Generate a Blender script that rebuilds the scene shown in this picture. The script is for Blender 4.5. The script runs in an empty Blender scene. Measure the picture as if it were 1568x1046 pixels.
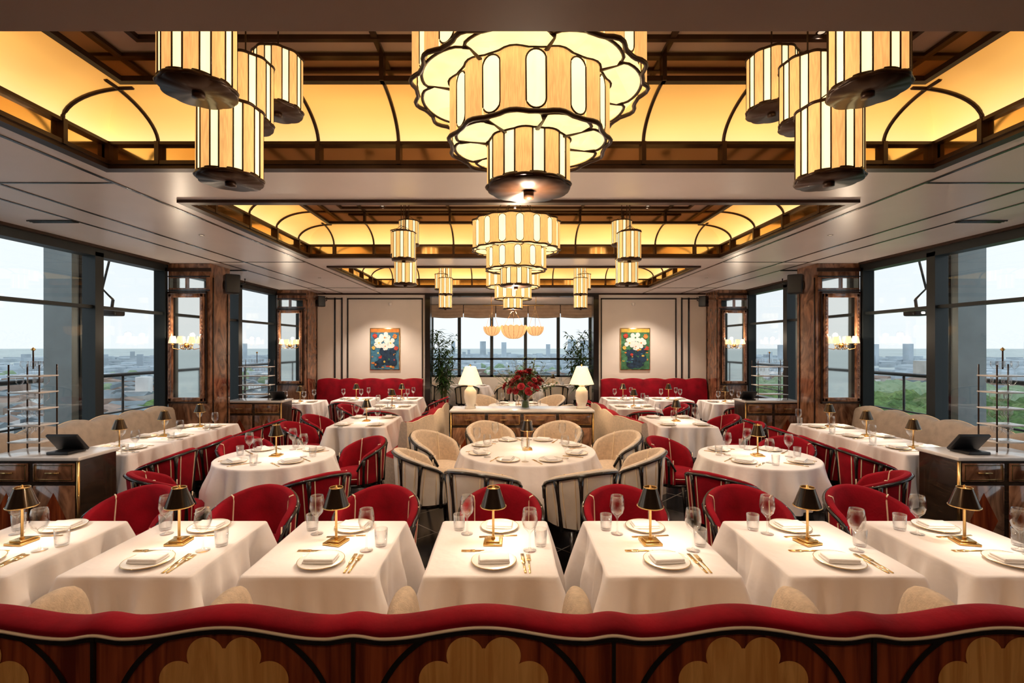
import bpy, bmesh, math, random
from math import sin, cos, pi, radians, atan2, sqrt, exp
from mathutils import Vector, Matrix
random.seed(7)
S = bpy.context.scene
COL = S.collection

# ------------------------------------------------------------------ materials
def nt(name):
    m = bpy.data.materials.new(name); m.use_nodes = True
    n = m.node_tree
    b = n.nodes.get('Principled BSDF')
    return m, n, b
def mat(name, col, rough=.5, metal=0, noise=None, bump=None, emis=None, estr=0, sheen=0, coat=0, spec=None):
    m, n, b = nt(name)
    b.inputs['Base Color'].default_value = (*col, 1)
    b.inputs['Roughness'].default_value = rough
    b.inputs['Metallic'].default_value = metal
    if spec is not None: b.inputs['Specular IOR Level'].default_value = spec
    if sheen: 
        b.inputs['Sheen Weight'].default_value = sheen
        b.inputs['Sheen Roughness'].default_value = .35
        b.inputs['Sheen Tint'].default_value = (1, .10, .14, 1)
    if coat:
        b.inputs['Coat Weight'].default_value = coat
        b.inputs['Coat Roughness'].default_value = .08
    tc = None
    if noise or bump:
        tc = n.nodes.new('ShaderNodeTexCoord')
    if noise:
        t = n.nodes.new('ShaderNodeTexNoise'); t.inputs['Scale'].default_value = noise[0]; t.inputs['Detail'].default_value = 4
        n.links.new(tc.outputs['Object'], t.inputs['Vector'])
        r = n.nodes.new('ShaderNodeValToRGB')
        a = noise[1]
        r.color_ramp.elements[0].position = .3; r.color_ramp.elements[1].position = .7
        r.color_ramp.elements[0].color = (*[max(0, c*(1-a)) for c in col], 1)
        r.color_ramp.elements[1].color = (*[min(1, c*(1+a)) for c in col], 1)
        n.links.new(t.outputs['Fac'], r.inputs['Fac'])
        n.links.new(r.outputs['Color'], b.inputs['Base Color'])
    if bump:
        t2 = n.nodes.new('ShaderNodeTexNoise'); t2.inputs['Scale'].default_value = bump[0]; t2.inputs['Detail'].default_value = 3
        n.links.new(tc.outputs['Object'], t2.inputs['Vector'])
        bp = n.nodes.new('ShaderNodeBump'); bp.inputs['Strength'].default_value = bump[1]; bp.inputs['Distance'].default_value = .02
        n.links.new(t2.outputs['Fac'], bp.inputs['Height']); n.links.new(bp.outputs['Normal'], b.inputs['Normal'])
    if emis:
        b.inputs['Emission Color'].default_value = (*emis, 1)
        b.inputs['Emission Strength'].default_value = estr
    return m
def wood(name, c1, c2, scale=(1, 1, 1), nscale=4, rough=.25, coat=.5, dist=1.5):
    m, n, b = nt(name)
    tc = n.nodes.new('ShaderNodeTexCoord'); mp = n.nodes.new('ShaderNodeMapping')
    mp.inputs['Scale'].default_value = scale
    t = n.nodes.new('ShaderNodeTexNoise'); t.inputs['Scale'].default_value = nscale; t.inputs['Detail'].default_value = 8
    t.inputs['Distortion'].default_value = dist
    r = n.nodes.new('ShaderNodeValToRGB')
    r.color_ramp.elements[0].position = .35; r.color_ramp.elements[0].color = (*c1, 1)
    r.color_ramp.elements[1].position = .65; r.color_ramp.elements[1].color = (*c2, 1)
    n.links.new(tc.outputs['Object'], mp.inputs['Vector']); n.links.new(mp.outputs['Vector'], t.inputs['Vector'])
    n.links.new(t.outputs['Fac'], r.inputs['Fac']); n.links.new(r.outputs['Color'], b.inputs['Base Color'])
    b.inputs['Roughness'].default_value = rough; b.inputs['Coat Weight'].default_value = coat; b.inputs['Coat Roughness'].default_value = .06
    return m
def emit(name, col, strength, base=(.8, .7, .5), nscale=(1, 1, 1), ns=6, var=.15):
    m, n, b = nt(name)
    b.inputs['Base Color'].default_value = (*base, 1); b.inputs['Roughness'].default_value = .6
    tc = n.nodes.new('ShaderNodeTexCoord'); mp = n.nodes.new('ShaderNodeMapping'); mp.inputs['Scale'].default_value = nscale
    t = n.nodes.new('ShaderNodeTexNoise'); t.inputs['Scale'].default_value = ns
    r = n.nodes.new('ShaderNodeValToRGB')
    r.color_ramp.elements[0].position = .35; r.color_ramp.elements[0].color = (*[c*(1-var) if i else c*(1-var*.4) for i, c in enumerate(col)], 1)
    r.color_ramp.elements[1].position = .65; r.color_ramp.elements[1].color = (*col, 1)
    n.links.new(tc.outputs['Object'], mp.inputs['Vector']); n.links.new(mp.outputs['Vector'], t.inputs['Vector'])
    n.links.new(t.outputs['Fac'], r.inputs['Fac']); n.links.new(r.outputs['Color'], b.inputs['Emission Color'])
    b.inputs['Emission Strength'].default_value = strength
    return m
def glassmat(name, tint=(.97, .98, .98), blend=.25, rough=.02, mx=1.0):
    m = bpy.data.materials.new(name); m.use_nodes = True; n = m.node_tree
    n.nodes.clear()
    o = n.nodes.new('ShaderNodeOutputMaterial'); mix = n.nodes.new('ShaderNodeMixShader')
    tr = n.nodes.new('ShaderNodeBsdfTransparent'); tr.inputs['Color'].default_value = (*tint, 1)
    g = n.nodes.new('ShaderNodeBsdfGlossy'); g.inputs['Roughness'].default_value = rough
    lw = n.nodes.new('ShaderNodeLayerWeight'); lw.inputs['Blend'].default_value = blend
    mu = n.nodes.new('ShaderNodeMath'); mu.operation = 'MULTIPLY'; mu.inputs[1].default_value = mx
    n.links.new(lw.outputs['Facing'], mu.inputs[0]); n.links.new(mu.outputs[0], mix.inputs[0])
    n.links.new(tr.outputs[0], mix.inputs[1]); n.links.new(g.outputs[0], mix.inputs[2]); n.links.new(mix.outputs[0], o.inputs[0])
    return m

m_red = mat('red_velvet', (.25, .001, .009), .8, noise=(6, .3), bump=(60, .1), sheen=.22, spec=.2)
m_redd = mat('red_leather', (.24, .002, .009), .5, noise=(5, .2), spec=.3)
m_cream = mat('cream_fabric', (.64, .50, .36), .8, noise=(40, .12), bump=(150, .25))
m_beige = mat('beige_upholstery', (.46, .37, .29), .7, noise=(12, .12), bump=(120, .2))
m_creamL = mat('ivory_leather', (.80, .72, .62), .5, noise=(10, .06))
m_pipe = mat('cream_piping', (.88, .72, .50), .6)
m_black = mat('black_lacquer', (.012, .009, .008), .22, coat=.4)
m_bronze = mat('dark_bronze', (.040, .017, .008), .35, metal=.4, noise=(8, .3))
m_brass = mat('brass', (.75, .50, .20), .22, metal=1)
m_gold = mat('gold_flatware', (.85, .62, .30), .18, metal=1)
m_shadeb = mat('gunmetal_shade', (.10, .075, .055), .16, metal=.9)
m_cloth = mat('white_tablecloth', (.86, .80, .77), .85, bump=(6, .5))
m_napkin = mat('napkin_linen', (.88, .84, .81), .85, bump=(40, .2))
m_china = mat('white_china', (.86, .82, .76), .25, coat=.3)
m_glass = glassmat('clear_glass', (.985, .99, .99), blend=.22)
m_pane = glassmat('window_pane', (.96, .98, .985), .12, .0, .4)
m_mirror = mat('mirror_glass', (.80, .78, .74), .04, metal=1)
m_bmirror = mat('bronze_mirror', (.85, .60, .32), .10, metal=1)
m_ceil = mat('ceiling_paint', (.84, .77, .745), .28, noise=(1.5, .04), spec=.6)
m_plate = mat('tray_plate_paint', (.52, .36, .28), .4, noise=(2, .08))
m_soffit = mat('soffit_paint', (.30, .175, .12), .45, noise=(1.5, .08))
m_wall = mat('wall_plaster', (.86, .77, .67), .6, noise=(2, .04))
m_frame = mat('window_frame_steel', (.025, .03, .032), .4, metal=.4)
m_grey = mat('exterior_cladding', (.24, .28, .29), .5, noise=(3, .15))
m_wood = wood('walnut_burl', (.11, .042, .020), (.40, .19, .10), (1, 1, .45), 4, dist=3.5, rough=.15, coat=.8)
m_fwood = wood('rosewood_veneer', (.13, .016, .005), (.42, .085, .022), (9, 9, .5), 3, dist=.6)
m_tan = wood('maple_inlay', (.72, .32, .07), (.95, .52, .15), (9, 9, .6), 3, coat=.3, rough=.3)
m_dwood = wood('ebonised_wood', (.020, .012, .008), (.05, .028, .016), (1, 1, 6), 4)
m_marble = mat('white_marble', (.78, .74, .70), .2, noise=(5, .1), coat=.2)
m_amber = emit('lantern_silk', (1.0, .58, .18), .76, (.60, .40, .18), (40, 40, 3), 6, .3)
m_bright = emit('lantern_glass', (1.0, .80, .38), 1.45, (.9, .8, .6), (10, 10, 3), 4, .1)
m_under = emit('lantern_diffuser', (1.0, .76, .34), 1.25, (.9, .8, .6), (4, 4, 4), 4, .15)
m_shade = emit('lamp_shade_linen', (1.0, .66, .34), 1.0, (.9, .8, .65), (10, 10, 10), 5, .12)
m_pend = emit('pendant_shell', (1.0, .55, .20), .7, (.8, .6, .4), (8, 8, 8), 4, .2)
m_disc = emit('lamp_diffuser', (1.0, .85, .6), 8, (.9, .9, .8))
m_dl = emit('downlight_lens', (1.0, .8, .55), .6, (.3, .25, .2))
m_blind = mat('roman_blind', (.50, .36, .26), .8, noise=(6, .1))
m_leaf = mat('palm_leaf', (.05, .13, .03), .5, noise=(5, .4))
m_green = mat('foliage_green', (.06, .12, .04), .6, noise=(6, .4))
m_flower = mat('red_petals', (.36, .012, .02), .6, noise=(20, .4))
m_stem = mat('plant_stem', (.12, .13, .04), .6)
m_plastic = mat('black_plastic', (.012, .012, .014), .35)
m_ceramic = mat('white_ceramic', (.80, .72, .60), .25, coat=.3)

# cove panel: backlit translucent glass
def cove_mat():
    m, n, b = nt('backlit_cove_panel')
    b.inputs['Base Color'].default_value = (.75, .50, .22, 1); b.inputs['Roughness'].default_value = .5
    tc = n.nodes.new('ShaderNodeTexCoord'); sp = n.nodes.new('ShaderNodeSeparateXYZ')
    n.links.new(tc.outputs['Object'], sp.inputs[0])
    mr = n.nodes.new('ShaderNodeMapRange'); mr.inputs[1].default_value = 3.15; mr.inputs[2].default_value = 3.34
    n.links.new(sp.outputs['Z'], mr.inputs[0])
    r = n.nodes.new('ShaderNodeValToRGB')  # height ramp puts the backlight falloff into the emission colour
    e = r.color_ramp.elements
    e[0].position = 0; e[0].color = (1, .78, .32, 1)
    e[1].position = 1; e[1].color = (.62, .27, .045, 1)
    x = e.new(.45); x.color = (1, .62, .18, 1)
    x = e.new(.88); x.color = (.88, .43, .09, 1)
    n.links.new(mr.outputs[0], r.inputs[0])
    # noise in the emission strength stands in for uneven backlight
    t = n.nodes.new('ShaderNodeTexNoise'); t.inputs['Scale'].default_value = 1.1; t.inputs['Detail'].default_value = 1
    n.links.new(tc.outputs['Object'], t.inputs['Vector'])
    mm = n.nodes.new('ShaderNodeMapRange'); mm.inputs[1].default_value = .3; mm.inputs[2].default_value = .7; mm.inputs[3].default_value = .68; mm.inputs[4].default_value = 1.08
    n.links.new(t.outputs['Fac'], mm.inputs[0])
    n.links.new(r.outputs[0], b.inputs['Emission Color']); n.links.new(mm.outputs[0], b.inputs['Emission Strength'])
    return m
m_cove = cove_mat()

def floor_mat():
    m, n, b = nt('black_marble_floor')
    tc = n.nodes.new('ShaderNodeTexCoord'); mp = n.nodes.new('ShaderNodeMapping'); mp.inputs['Rotation'].default_value = (0, 0, pi/4)
    br = n.nodes.new('ShaderNodeTexBrick'); br.offset = 0; br.squash = 1
    br.inputs['Scale'].default_value = 1; br.inputs['Brick Width'].default_value = .55; br.inputs['Row Height'].default_value = .55
    br.inputs['Mortar Size'].default_value = .006
    br.inputs['Color1'].default_value = (.010, .010, .012, 1); br.inputs['Color2'].default_value = (.022, .020, .020, 1); br.inputs['Mortar'].default_value = (.22, .19, .16, 1)
    n.links.new(tc.outputs['Object'], mp.inputs[0]); n.links.new(mp.outputs[0], br.inputs[0]); n.links.new(br.outputs[0], b.inputs['Base Color'])
    b.inputs['Roughness'].default_value = .15
    return m
m_floor = floor_mat()

# ------------------------------------------------------------------ mesh builder
class MB:
    def __init__(s): s.v = []; s.f = []; s.m = []; s.sm = []; s.mats = []
    def mi(s, mt):
        if mt not in s.mats: s.mats.append(mt)
        return s.mats.index(mt)
    def add(s, vs, fs, mt, smooth=False, M=None):
        o = len(s.v)
        if M is not None: vs = [M @ Vector(v) for v in vs]
        s.v += [tuple(v) for v in vs]
        i = s.mi(mt)
        for f in fs:
            s.f.append([k+o for k in f]); s.m.append(i); s.sm.append(smooth)
    def box(s, lo, hi, mt, M=None):
        x0, y0, z0 = lo; x1, y1, z1 = hi
        vs = [(x0, y0, z0), (x1, y0, z0), (x1, y1, z0), (x0, y1, z0), (x0, y0, z1), (x1, y0, z1), (x1, y1, z1), (x0, y1, z1)]
        s.add(vs, [(0, 3, 2, 1), (4, 5, 6, 7), (0, 1, 5, 4), (1, 2, 6, 5), (2, 3, 7, 6), (3, 0, 4, 7)], mt, False, M)
    def bbox(s, lo, hi, mt, bev=.01, seg=2, M=None, smooth=True):
        bm = bmesh.new(); bmesh.ops.create_cube(bm, size=1)
        c = [(a+b)/2 for a, b in zip(lo, hi)]; d = [b-a for a, b in zip(lo, hi)]
        for v in bm.verts: v.co = Vector((c[0]+v.co.x*d[0], c[1]+v.co.y*d[1], c[2]+v.co.z*d[2]))
        bmesh.ops.bevel(bm, geom=bm.edges[:], offset=bev, segments=seg, profile=.6, affect='EDGES')
        bm.verts.index_update()
        s.add([v.co.copy() for v in bm.verts], [[v.index for v in f.verts] for f in bm.faces], mt, smooth, M); bm.free()
    def lathe(s, prof, mt, seg=24, c=(0, 0, 0), smooth=True, M=None, fn=None, sx=1, sy=1):
        vs = []; fs = []
        n = len(prof)
        for i in range(seg):
            a = 2*pi*i/seg
            k = fn(a) if fn else 1
            for r, z in prof: vs.append((c[0]+r*k*cos(a)*sx, c[1]+r*k*sin(a)*sy, c[2]+z))
        for i in range(seg):
            j = (i+1) % seg
            for q in range(n-1): fs.append((i*n+q, j*n+q, j*n+q+1, i*n+q+1))
        if prof[0][0] > 1e-5: fs.append([i*n for i in range(seg)][::-1])
        if prof[-1][0] > 1e-5: fs.append([i*n+n-1 for i in range(seg)])
        s.add(vs, fs, mt, smooth, M)
    def shell(s, prof, mt, seg=28, c=(0, 0, 0)):
        s.grid([[(c[0]+r*cos(2*pi*i/seg), c[1]+r*sin(2*pi*i/seg), c[2]+z) for i in range(seg)] for r, z in prof], mt, True, closed=True)
    def tube(s, pts, r, mt, seg=8, closed=False, smooth=True, flat=1, M=None):
        P = [Vector(p) for p in pts]; n = len(P)
        R = r if isinstance(r, (list, tuple)) else [r]*n
        vs = []
        for i, p in enumerate(P):
            if closed: t = P[(i+1) % n]-P[i-1]
            else: t = P[min(i+1, n-1)]-P[max(i-1, 0)]
            t.normalize()
            up = Vector((0, 0, 1))
            if abs(t.z) > .95: up = Vector((0, 1, 0))
            a = t.cross(up).normalized(); b = a.cross(t)
            for k in range(seg):
                g = 2*pi*k/seg
                vs.append(p+a*cos(g)*R[i]+b*sin(g)*R[i]*flat)
        fs = []
        for i in range(n if closed else n-1):
            j = (i+1) % n
            for k in range(seg):
                l = (k+1) % seg
                fs.append((i*seg+k, j*seg+k, j*seg+l, i*seg+l))
        if not closed:
            fs.append(list(range(seg))); fs.append([(n-1)*seg+k for k in range(seg)][::-1])
        s.add(vs, fs, mt, smooth, M)
    def grid(s, rows, mt, smooth=True, closed=False, M=None):
        nr = len(rows); nc = len(rows[0]); vs = [p for r in rows for p in r]; fs = []
        for i in range(nr-1):
            for j in range(nc if closed else nc-1):
                k = (j+1) % nc
                fs.append((i*nc+j, i*nc+k, (i+1)*nc+k, (i+1)*nc+j))
        s.add(vs, fs, mt, smooth, M)
    def disc(s, c, r, mt, axis='y', seg=24, sx=1, sy=1, flip=False):
        vs = []
        for i in range(seg):
            a = 2*pi*i/seg
            if axis == 'y': vs.append((c[0]+r*sx*cos(a), c[1], c[2]+r*sy*sin(a)))
            else: vs.append((c[0]+r*sx*cos(a), c[1]+r*sy*sin(a), c[2]))
        s.add(vs, [list(range(seg))], mt)
    def mesh(s, name):
        me = bpy.data.meshes.new(name)
        me.from_pydata(s.v, [], s.f)
        for mt in s.mats: me.materials.append(mt)
        me.polygons.foreach_set('material_index', s.m)
        me.polygons.foreach_set('use_smooth', s.sm)
        me.update()
        return me
    def obj(s, name, loc=(0, 0, 0), rz=0):
        return inst(name, s.mesh(name), loc, rz)
def inst(name, me, loc=(0, 0, 0), rz=0, sc=1):
    o = bpy.data.objects.new(name, me); COL.objects.link(o)
    o.location = loc; o.rotation_euler = (0, 0, rz)
    if sc != 1: o.scale = (sc,)*3
    return o
def plight(parent, name, loc, w, col=(1, .80, .58), r=.03):
    ld = bpy.data.lights.new(name, 'POINT'); ld.energy = w; ld.color = col; ld.shadow_soft_size = r
    l = bpy.data.objects.new(name, ld); COL.objects.link(l); l.parent = parent; l.location = loc

# ------------------------------------------------------------------ constants
CX = -.085; EYE = 1.8
ZC = 3.0; WX = 5.05; PX = 4.4; YB = 11.0
TRAYS = [2.0, 5.23, 8.5]; HX = 2.75; HY = 1.22

# ------------------------------------------------------------------ room shell
b = MB(); b.box((-WX-.4, -1.6, -.1), (WX+.4, 14.4, 0), m_floor); b.obj('floor')
b = MB()
for sx in (-1, 1):
    x0, x1 = sorted((sx*WX*1.07, sx*HX)); b.box((x0, .9, ZC), (x1, YB+.15, ZC+.08), m_ceil)
b.box((-HX, TRAYS[0]+HY, ZC), (HX, TRAYS[1]-HY, ZC+.08), m_ceil)
b.box((-HX, TRAYS[1]+HY, ZC), (HX, TRAYS[2]-HY, ZC+.08), m_ceil)
b.box((-HX, TRAYS[2]+HY, ZC), (HX, YB+.15, ZC+.08), m_ceil)
b.box((-2.6, YB+.15, ZC), (2.6, 14.4, ZC+.08), m_ceil)
b.box((-WX*1.07, -1.6, ZC+.6), (WX*1.07, YB, ZC+.65), m_plate)
b.obj('ceiling')
b = MB(); b.box((-WX*1.07, -1.5, 2.386), (WX*1.07, .9, ZC+.6), m_soffit); b.obj('ceiling_soffit')
b = MB(); b.box((-WX*1.07, -1.6, 0), (WX*1.07, -1.5, ZC+.6), m_plate); b.obj('wall_front')
# back wall
b = MB()
for sx in (-1, 1):
    x0, x1 = sorted((sx*WX*1.07, sx*1.95)); b.box((x0, YB, 0), (x1, YB+.15, ZC), m_wall)
    x0, x1 = sorted((sx*2.35, sx*2.5)); b.box((x0, YB+.15, 0), (x1, 14.3, ZC), m_wall)
b.obj('wall_back')
def line(bb, x0, z0, x1, z1, y, mt=m_black, d=.02): bb.box((x0, y-d, z0), (x1, y, z1), mt)
b = MB()
for sx in (-1, 1):
    for xx in (4.02, 3.86): 
        c = sx*xx; line(b, c-.015, 1.0, c+.015, 2.9, YB)
    a, c = sorted((sx*2.02, sx*3.74))
    line(b, a, 2.86, c, 2.89, YB); line(b, a, 1.0, a+.025, 2.89, YB); line(b, c-.025, 1.0, c, 2.89, YB)
    a, c = sorted((sx*3.86, sx*4.4)); line(b, a, 2.86, c, 2.89, YB)
    a, c = sorted((sx*1.85, sx*1.97)); b.box((a, YB-.05, 0), (c, YB+.2, ZC), m_black)
b.box((-1.85, YB-.05, 2.93), (1.85, YB+.2, ZC), m_black)
b.box((-4.4, YB-.03, 2.965), (-1.97, YB, ZC), m_bronze); b.box((1.97, YB-.03, 2.965), (4.4, YB, ZC), m_bronze)
b.obj('trim_back_wall')

# side window walls
for sx, nm in ((-1, 'left'), (1, 'right')):
    b = MB()
    a, c = sorted((sx*(WX-.04), sx*(WX+.12)))
    b.box((a, -1.5, 0), (c, YB, .72), m_frame)
    b.box((a, -1.5, 2.93), (c, YB, ZC), m_frame)
    b.box((a, -1.5, .72), (c, 1.6, 2.93), m_plate)
    b.obj('wall_'+nm)
    for k, (y0, y1, muls) in enumerate(((1.6, 7.0, (3.75, 5.83)), (7.5, 10.3, (8.9,)))):
        b = MB()
        b.box((a, y0, .72), (c, y0+.06, 2.93), m_frame); b.box((a, y1-.06, .72), (c, y1, 2.93), m_frame)
        b.box((a, y0, .72), (c, y1, .78), m_frame); b.box((a, y0, 2.88), (c, y1, 2.93), m_frame)
        for my in muls: b.box((a, my-.06, .72), (c, my+.06, 2.93), m_frame)
        b.box((a+.03, y0, 2.25), (c-.03, y1, 2.29), m_frame)
        b.box((sx*(WX+.04)-.004, y0, .72), (sx*(WX+.04)+.004, y1, 2.93), m_pane)
        b.obj('window_%d' % (k+1+(0 if sx < 0 else 2)))
    b = MB()
    for (y0, y1) in ((6.0, 6.38), (3.95, 4.3), (9.0, 9.5)):
        p, q = sorted((sx*5.5, sx*5.85)); b.box((p, y0, -3), (q, y1, 3.3), m_grey); b.box((p-.02, y0+.1, -3), (q+.02, y0+.16, 3.3), m_frame)
    b.obj('exterior_column_row')
    b = MB()
    b.tube([(sx*6.3, 0, 1.34), (sx*6.3, 14, 1.34)], .03, m_frame, 8)
    b.tube([(sx*6.3, 0, .75), (sx*6.3, 14, .75)], .015, m_frame, 8)
    for i in range(12): b.tube([(sx*6.3, .6+1.2*i, -.1), (sx*6.3, .6+1.2*i, 1.34)], .018, m_frame, 8)
    p, q = sorted((sx*5.2, sx*6.45)); b.box((p, -1, -.2), (q, 14, -.02), m_grey)
    b.obj('balcony_railing')
    # piers
    for k, (y0, y1) in enumerate(((7.0, 7.5), (10.3, YB-.035))):
        b = MB(); p, q = sorted((sx*PX, sx*(WX-.045)))
        b.box((p, y0, 0), (q, y1, ZC-.002), m_wood)
        xm = sx*4.72
        # cornice + plinth mouldings
        b.box((p-.02 if sx > 0 else p, y0-.02, 2.88), (q if sx > 0 else q+.02, y0, 2.93), m_bronze)
        b.box((p, y0-.02, 0), (q, y0, .12), m_bronze)
        # small transom mirrors
        for dx in (-.15, .15):
            b.box((xm+dx-.12, y0-.012, 2.64), (xm+dx+.12, y0, 2.78), m_mirror)
        b.box((p, y0-.015, 2.80), (q, y0, 2.815), m_black); b.box((p, y0-.015, 2.60), (q, y0, 2.615), m_black)
        # framed mirror
        b.box((xm-.21, y0-.03, 1.06), (xm+.21, y0-.012, 2.50), m_mirror)
        for (u0, u1, z0, z1) in ((-.26, -.20, 1.0, 2.56), (.20, .26, 1.0, 2.56), (-.26, .26, 1.0, 1.06), (-.26, .26, 2.50, 2.56)):
            b.bbox((xm+u0, y0-.055, z0), (xm+u1, y0-.001, z1), m_wood, .012)
        for (u0, u1, z0, z1) in ((-.285, -.27, .97, 2.59), (.27, .285, .97, 2.59), (-.285, .285, .97, .985), (-.285, .285, 2.575, 2.59)):
            b.box((xm+u0, y0-.03, z0), (xm+u1, y0, z1), m_bronze)
        for i in range(26):
            for u in (-.232, .232):
                b.bbox((xm+u-.010, y0-.062, 1.04+i*.057), (xm+u+.010, y0-.05, 1.07+i*.057), m_wood, .005, 1)
        # side-face vertical inlays
        e = sx*PX; s0, s1 = sorted((e, e-sx*.012))
        b.box((s0, y0+.06, .2), (s1, y0+.075, 2.8), m_black); b.box((s0, y1-.075, .2), (s1, y1-.06, 2.8), m_black)
        b.obj('wood_pier')
        # sconce
        b = MB(); z = 1.86
        b.lathe([(0, 0), (.035, 0), (.035, .012), (0, .014)], m_brass, 16, M=Matrix.Translation((xm, y0-.034, z-.05)) @ Matrix.Rotation(pi/2, 4, 'X'))
        for dx in (-.13, 0, .13):
            yy = y0-.13-(.03 if dx == 0 else 0)
            b.tube([(xm, y0-.045, z-.05), (xm+dx*.5, y0-.1, z-.11), (xm+dx, yy, z-.09), (xm+dx, yy, z)], .006, m_brass, 6)
            b.shell([(.055, -.02), (.035, .08)], m_shade, 16, (xm+dx, yy, z))
            b.lathe([(.0, 0), (.02, 0), (.02, .01), (0, .01)], m_brass, 12, (xm+dx, yy, z-.045))
        o = b.obj('wall_sconce')
        plight(o, 'sconce_bulb', (xm, y0-.16, z+.10), 9)

# alcove window
b = MB(); y = 14.0
b.box((-2.35, y, 0), (2.35, y+.12, .90), m_wall)
b.box((-2.35, y, 2.8), (2.35, y+.12, ZC), m_frame)
b.obj('wall_alcove')
b = MB()
for x in (-2.3, -1.5, -.56, .42, 1.37, 2.3): b.box((x-.045, y, .9), (x+.045, y+.1, 2.8), m_frame)
for z in (.9, 1.40, 2.75): b.box((-2.35, y, z), (2.35, y+.1, z+.055), m_frame)
b.box((-2.35, y+.05, .9), (2.35, y+.055, 2.8), m_pane)
b.obj('window_5')
b = MB()
for k in range(5):
    x0 = -2.3+k*.93; rows = []
    for i in range(21):
        t = i/20; z = 2.99-.36*t; yy = y-.06-.035*abs(sin(t*pi*4))-.01
        rows.append([(x0+.01+(.91)*j/8, yy+.008*sin(j*1.5)*t, z-.03*t*(sin(pi*j/8))) for j in range(9)])
    b.grid(rows, m_blind)
b.obj('roman_blind')

# ------------------------------------------------------------------ ceiling trim lines
b = MB()
for sx in (-1, 1):
    for xx in (2.97, 3.84, 4.22):
        b.box((sx*xx-.012, .9, ZC-.006), (sx*xx+.012, YB, ZC), m_black)
    b.box((sx*5.0-.05, .9, ZC-.03), (sx*5.0+.05, 6.95, ZC), m_bronze)
    b.box((sx*5.0-.05, 7.55, ZC-.03), (sx*5.0+.05, 10.25, ZC), m_bronze)
    for yy in (3.55, 6.9, 9.95):
        x0, x1 = sorted((sx*2.97, sx*4.22)); b.box((x0, yy-.01, ZC-.005), (x1, yy+.01, ZC), m_black)
b.obj('trim_ceiling')
b = MB()
for sx in (-1, 1):
    for yy in (4.6, 7.6):
        for k in range(3): b.box((sx*4.45-.22, yy+k*.03, ZC-.012), (sx*4.45+.22, yy+k*.03+.012, ZC-.001), m_black)
b.obj('ceiling_air_vent')

# ------------------------------------------------------------------ trays
def ring(bb, hx, hy, w, z0, z1, cy, mt):
    bb.box((-hx, cy-hy, z0), (hx, cy-hy+w, z1), mt); bb.box((-hx, cy+hy-w, z0), (hx, cy+hy, z1), mt)
    bb.box((-hx, cy-hy+w, z0), (-hx+w, cy+hy-w, z1), mt); bb.box((hx-w, cy-hy+w, z0), (hx, cy+hy-w, z1), mt)
XS = [s*x for x in (.27, .81, 1.34, 1.87, 2.4) for s in (-1, 1)]
YS = [-.87, -.29, .29, .87]
IN = .42
def tray(T):
    bb = MB()
    ring(bb, HX+.05, HY+.05, .07, ZC-.025, ZC+.0, T, m_bronze)
    ring(bb, HX, HY, .035, ZC-.0, ZC+.025, T, m_bronze)
    ring(bb, HX+.01, HY+.01, .012, ZC+.02, ZC+.15, T, m_bmirror)
    ring(bb, HX, HY, .035, ZC+.130, ZC+.15, T, m_bronze)
    for x in XS+[-HX+.025, HX-.025]:
        for s in (-1, 1):
            yy = T+s*(HY-.02); bb.box((x-.014, yy-.02, ZC), (x+.014, yy+.02, ZC+.15), m_bronze)
    for y in YS:
        for s in (-1, 1):
            xx = s*(HX-.02); bb.box((xx-.02, T+y-.014, ZC), (xx+.02, T+y+.014, ZC+.15), m_bronze)
    N = 12
    def prof(u): return IN*(1-cos(u*pi/2)), ZC+.15+.19*sin(u*pi/2)
    rows = []
    for i in range(N+1):
        d, z = prof(i/N); hx = HX-.005-d; hy = HY-.005-d
        rows.append([(-hx, T-hy, z), (hx, T-hy, z), (hx, T+hy, z), (-hx, T+hy, z)])
    for q in range(4):
        bb.grid([[r[q], r[(q+1) % 4]] for r in rows], m_cove)
    # ribs follow the cove; the end ones run on to the mitre
    for x in XS:
        for s in (-1, 1):
            bb.tube([(x, T+s*(HY-.02-prof(i/N)[0]), prof(i/N)[1]-.006) for i in range(N+1)], .012, m_bronze, 6)
    for y in YS:
        for s in (-1, 1):
            bb.tube([(s*(HX-.02-prof(i/N)[0]), T+y, prof(i/N)[1]-.006) for i in range(N+1)], .012, m_bronze, 6)
    hx = HX-IN+.01; hy = HY-IN+.01
    ring(bb, hx, hy, .04, ZC+.32, ZC+.35, T, m_bronze)
    ring(bb, hx-.01, hy-.01, .012, ZC+.345, ZC+.47, T, m_bmirror)
    ring(bb, hx, hy, .045, ZC+.46, ZC+.48, T, m_bronze)
    ring(bb, hx-.22, hy-.16, .03, ZC+.465, ZC+.49, T, m_bronze)
    for x in XS:
        if abs(x) < 2.3:
            for s in (-1, 1):
                yy = T+s*(hy-.025); bb.box((x-.012, yy-.025, ZC+.32), (x+.012, yy+.025, ZC+.48), m_bronze)
    for x in (-.81, .81, -1.87, 1.87): bb.box((x-.015, T-hy, ZC+.47), (x+.015, T+hy, ZC+.495), m_bronze)
    bb.box((-hx-.02, T-hy-.02, ZC+.49), (hx+.02, T+hy+.02, ZC+.51), m_plate)
    bb.obj('illuminated_ceiling_coffer')
for T in TRAYS: tray(T)

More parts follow.
